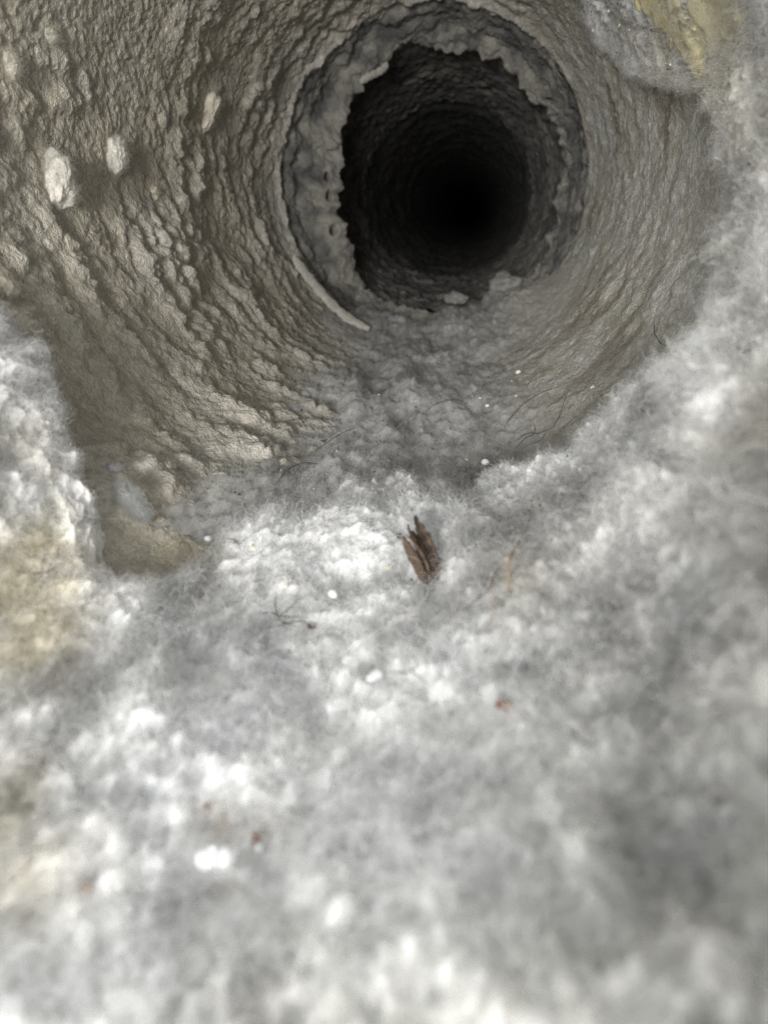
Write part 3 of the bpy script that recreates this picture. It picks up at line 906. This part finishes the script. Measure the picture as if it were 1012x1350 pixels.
pebble('white_chip', 683, 491, 7, 6, (1, 0), 'white grain on the dusty duct floor beyond the crest', 'chip', M_CHIP, 0.8, 0, 0, 0.2, 13, None, 0.5)
pebble('white_chip', 781, 511, 6, 5, (1, 0), 'white grain at the foot of the right wall', 'chip', M_CHIP, 0.8, 0, 0, 0.2, 14, None, 0.5)
pebble('white_chip', 642, 535, 6, 5, (1, 0), 'white grain beside the small hollow in the floor lint', 'chip', M_CHIP, 0.8, 0, 0, 0.2, 15, None, 0.5)

def flake(px, py, lenpx, widpx, dirpx, label, mat, seed):
    p, u, v, n, mpp = frame_at(px, py, dirpx, 8)
    r = np.random.default_rng(700 + seed)
    k = 14
    a = np.arange(k) / k * 2 * math.pi
    rad = 1 + 0.28 * r.normal(size=k)
    rad = np.clip(rad, 0.5, 1.5)
    V, F = [], []
    th = 0.00012
    for lay, (sc, z) in enumerate(((1.0, 0.0), (1.0, th), (0.5, th * 1.8), (0.5, -th * 0.3))):
        for q in range(k):
            V.append(u * math.cos(a[q]) * rad[q] * lenpx / 2 * mpp * sc + v * math.sin(a[q]) * rad[q] * widpx / 2 * mpp * sc
                     + n * (z + 0.00035 + 0.0003 * math.sin(a[q] * 2 + seed)))
    V.append(n * (0.00035 + th * 2)); V.append(n * 0.0002)
    for q in range(k):
        w_ = (q + 1) % k
        F += [(q, w_, k + w_, k + q), (k + q, k + w_, 2 * k + w_, 2 * k + q), (q, 3 * k + q, 3 * k + w_, w_)]
        F += [(2 * k + q, 2 * k + w_, 4 * k, 4 * k), (3 * k + q, 4 * k + 1, 4 * k + 1, 3 * k + w_)]
    me = bpy.data.meshes.new('flake')
    me.from_pydata([tuple(x) for x in V], [], [tuple(dict.fromkeys(f_)) for f_ in F])
    me.materials.append(mat)
    o = bpy.data.objects.new('flake', me)
    o.location = p
    COL.objects.link(o)
    tag(o, label, 'flake', 'brown and orange flakes in the lint')
    return o
flake(669, 931, 24, 13, (1, 0.45), 'rusty orange flake alone on the grey lint right of the teardrop pellet', M_ORANGE, 1)
flake(411, 828, 10, 5, (1, 0.1), 'tiny red brown flake below the small round white pellet', M_RED, 2)
flake(336, 1110, 11, 9, (1, 0), 'round orange crumb right of the largest white pellet', M_ORANGE, 3)
flake(273, 1068, 14, 9, (0.6, 1), 'dull orange brown flake in the hollow above the largest white pellet', M_PINK, 4)
flake(112, 1173, 22, 8, (1, -0.2), 'faint pinkish brown flake low on the left of the bank', M_PINK, 5)
flake(428, 584, 8, 6, (1, 0.2), 'tiny dark red flake at the foot of the left wall', M_RED, 6)
0 and flake(42, 592, 7, 5, (1, 0.2), 'small dark brown flake on the sandy part of the left ledge', M_RED, 7)

# specks too many to count
def specks(name, P, N, weight, n, size, cols, parent, seed):
    r = np.random.default_rng(seed)
    A = np.linalg.norm(np.cross(P[1:, :-1] - P[:-1, :-1], P[:-1, 1:] - P[:-1, :-1]), axis=-1)
    cdf = np.cumsum((A * weight[:-1, :-1]).ravel())
    ci = np.searchsorted(cdf, r.random(n) * cdf[-1])
    m = P.shape[1] - 1
    i, j = ci // m, ci % m
    base = np.array([(1, 0, 0), (-1, 0, 0), (0, 1, 0), (0, -1, 0), (0, 0, 1), (0, 0, -1)], float)
    tri = np.array([(0, 2, 4), (2, 1, 4), (1, 3, 4), (3, 0, 4), (2, 0, 5), (1, 2, 5), (3, 1, 5), (0, 3, 5)])
    rot = np.linalg.qr(r.normal(size=(n, 3, 3)))[0]
    s_ = size[0] + (size[1] - size[0]) * r.random((n, 1, 1)) ** 3
    V = (base[None] * (0.5 + r.random((n, 6, 1))) * s_) @ rot + (P[i, j] + N[i, j] * s_[:, 0] * 0.6)[:, None, :]
    F = (tri[None] + 6 * np.arange(n)[:, None, None]).reshape(-1, 3)
    c = np.array(cols)[r.integers(0, len(cols), n)] * (0.8 + 0.4 * r.random((n, 1)))
    o = link(name, mesh_from(name, V.reshape(-1, 3), F, np.repeat(np.clip(c, 0, 0.9), 6, 0), smooth=False), M_LINT, parent)
    o['kind'] = 'stuff'
    return o
LIGHTC, DARKC = [(0.85, 0.85, 0.83), (0.80, 0.74, 0.58), (0.7, 0.7, 0.7)], [(0.05, 0.045, 0.04), (0.10, 0.07, 0.05), (0.12, 0.12, 0.13)]
far_w = sstep(0.066, 0.085, np.linalg.norm(BED - CAM, axis=-1))
specks('pale_specks', BED, NB, in_view(BED, 20) * body_w * far_w, 150, (0.00008, 0.00040), LIGHTC, bank, 31)
specks('dark_specks', BED, NB, in_view(BED, 20) * body_w * far_w * (0.2 + dk), 420, (0.00006, 0.00026), DARKC, bank, 32)
specks('pale_specks', FLOOR, NFL, ta * end4 * (Y4 < 0.2), 90, (0.00008, 0.00038), LIGHTC, drift, 33)
specks('dark_specks', FLOOR, NFL, ta * end4 * (Y4 < 0.2), 220, (0.00007, 0.00028), DARKC, drift, 34)

# =================================================================== THE YELLOW FOAM
ypath = [(850, -40, 26), (866, 0, 24), (884, 24, 20), (902, 46, 17), (914, 70, 13), (922, 98, 8)]
ym = np.zeros_like(pxb)
yt = np.linspace(0, len(ypath) - 1, 40)
for q in yt:
    a, b, sg = [np.interp(q, range(len(ypath)), [y_[k] for y_ in ypath]) for k in range(3)]
    ym = np.maximum(ym, np.exp(-(((pxb + rag * 0.5 - a) ** 2 + (pyb + rag2 * 0.5 - b) ** 2) / sg ** 2)))
ym = np.maximum(ym, 0.75 * blob(945, 20, 34, 70, -8, pxb + rag, pyb + rag2))
ym = np.maximum(ym, 0.8 * blob(886, 62, 16, 8, 20, pxb + rag, pyb + rag2))
ym = ym * (V < 1.2)
yo = 0.0011 * sstep(0.10, 0.75, ym + 0.15 * perlin(Bb, 420, 151)) - 0.0004 + 0.0001 * perlin(Bb, 800, 152)
RS = RB.copy()
for _ in range(14):
    RS[1:-1, 1:-1] = (RS[1:-1, 1:-1] * 2 + RS[:-2, 1:-1] + RS[2:, 1:-1] + RS[1:-1, :-2] + RS[1:-1, 2:]) / 6
FOAM = cyl(TB, YB, RS - yo)
yc_ = np.broadcast_to(np.array([0.88, 0.79, 0.44]), BED.shape) * (1 + 0.25 * fbm(Bb, 160, 3, 153))[..., None]
yc_ = mix(yc_, np.array([0.72, 0.68, 0.54]), soft(0.2 + blob(955, 40, 30, 80, 0, pxb, pyb) * 0.6 + 0.5 * n_b))
foam = link('foam_smear', grid_mesh('foam_smear', FOAM, yc_, keep=ym > 0.24), M_LINT)
tag(foam, 'streak of yellow foam stuck on the lint at the upper right of the mouth', 'foam')

# =================================================================== SINGLE HAIRS
def strand(pts, label, col, rad=0.00004, lift=0.0014, seed=0, group='loose hairs caught in the lint'):
    r = np.random.default_rng(800 + seed)
    P = []
    for a, b in pts:
        p, n, _ = surf(a, b, 6)
        P.append(p + n * (lift * (0.6 + 0.8 * r.random())))
    P = np.array(P)
    t = np.linspace(0, len(P) - 1, 28)
    # catmull-rom through the points
    Pp = np.vstack([2 * P[0] - P[1], P, 2 * P[-1] - P[-2]])
    C = []
    for q in t:
        i = min(int(q), len(P) - 2)
        f_ = q - i
        p0, p1, p2, p3 = Pp[i:i + 4]
        C.append(0.5 * (2 * p1 + (p2 - p0) * f_ + (2 * p0 - 5 * p1 + 4 * p2 - p3) * f_ ** 2 + (3 * p1 - p0 - 3 * p2 + p3) * f_ ** 3))
    C = np.array(C)
    T = np.gradient(C, axis=0)
    V, F = [], []
    k = 5
    for i, c in enumerate(C):
        tt = T[i] / (np.linalg.norm(T[i]) + 1e-12)
        x = np.cross(tt, (0.3, 0.2, 0.93)); x /= np.linalg.norm(x)
        y = np.cross(tt, x)
        w_ = rad * (0.35 + 0.65 * min(1, 5 * min(i, len(C) - 1 - i) / len(C)))
        for q in range(k):
            V.append(c - C[0] + (x * math.cos(2 * math.pi * q / k) + y * math.sin(2 * math.pi * q / k)) * w_)
    for i in range(len(C) - 1):
        for q in range(k):
            F.append((i * k + q, i * k + (q + 1) % k, (i + 1) * k + (q + 1) % k, (i + 1) * k + q))
    me = mesh_from('hair_strand', np.array(V), F, np.tile(np.array(col), (len(V), 1)))
    me.materials.append(M_HAIR)
    o = bpy.data.objects.new('hair_strand', me)
    o.location = C[0]
    COL.objects.link(o)
    tag(o, label, 'hair', group)
DK, BR, TAN = (0.035, 0.028, 0.024), (0.11, 0.070, 0.045), (0.33, 0.23, 0.14)
HAIRS = [
    ([(714, 672), (702, 706), (692, 735), (684, 760), (680, 785), (679, 808)], 'long tan hair bending down the bank right of the husk', TAN, 0.000060),
    ([(675, 752), (662, 770), (648, 788), (638, 806), (632, 822)], 'thin grey brown hair slanting left of the long tan hair', BR, 0.000035),
    ([(664, 793), (657, 812), (652, 826), (642, 838)], 'short pale tan hair below the slanting grey brown hair', TAN, 0.000035),
    ([(333, 823), (352, 819), (378, 819), (408, 823)], 'straight dark hair across the tangle left of the red brown flake', DK, 0.000032),
    ([(344, 856), (366, 847), (390, 844), (410, 841), (424, 830)], 'long dark hair curving under the red brown flake', DK, 0.000034),
    ([(368, 788), (372, 806), (376, 826), (386, 842)], 'dark hair running down through the tangle by the round pellet', DK, 0.000036),
    ([(398, 803), (386, 812), (374, 822), (366, 830)], 'short dark hair crossing the tangle slantwise', DK, 0.000030),
    ([(301, 722), (312, 729), (324, 736)], 'short straight dark hair on the white crest right of the sandy hollow', DK, 0.000035),
    ([(775, 502), (742, 516), (716, 528), (692, 541), (674, 560), (664, 576)], 'long dark hair stretched over the dusty floor right of centre', DK, 0.000034),
    ([(686, 592), (700, 583), (716, 577), (736, 569)], 'dark hair lying along the back of the crest below the long floor hair', DK, 0.000034),
    ([(733, 573), (742, 556), (749, 540), (751, 526)], 'brown hair standing up the duct wall from the back of the crest', BR, 0.000032),
    ([(684, 604), (694, 590), (708, 577), (711, 566)], 'short dark hair hooked beside the crest above the tiny pellet', DK, 0.000030),
    ([(566, 481), (582, 470), (602, 468), (626, 480)], 'arched dark hair on the grey floor lint near the inner drift', DK, 0.000036),
    ([(648, 512), (668, 494), (690, 480), (712, 462)], 'fine dark hair rising toward the right on the floor lint', DK, 0.000032),
    ([(560, 549), (578, 537), (600, 536), (622, 544)], 'arched dark hair on the pale floor lint in front of the small hollow', DK, 0.000034),
    ([(873, 430), (877, 446), (881, 460), (889, 474)], 'thin dark hair hanging on the lower right wall', DK, 0.000036),
    ([(404, 612), (430, 598), (452, 580), (478, 570)], 'dark hair rising along the foot of the left wall', DK, 0.000032),
    ([(362, 650), (376, 634), (398, 622), (424, 620)], 'curved dark hair just behind the white crest at the left', DK, 0.000032),
    ([(28, 764), (46, 760), (62, 762), (80, 769)], 'brown hair on the sandy lint at the left edge', BR, 0.000040),
    ([(346, 558), (372, 566), (398, 560), (424, 566)], 'wavy brown hair on the last ridge of the lower left wall', BR, 0.000032),
    ([(532, 902), (548, 894), (566, 896), (572, 908)], 'hooked dark hair right of the teardrop pellet', DK, 0.000028),
    ([(700, 600), (716, 590), (728, 578), (742, 566)], 'fine brown hair beside the dark hair at the back of the crest', BR, 0.000026),
]
for q, (pp, lb, cl, rd) in enumerate(HAIRS):
    strand(pp, lb, cl, rd * 1.45, seed=q)
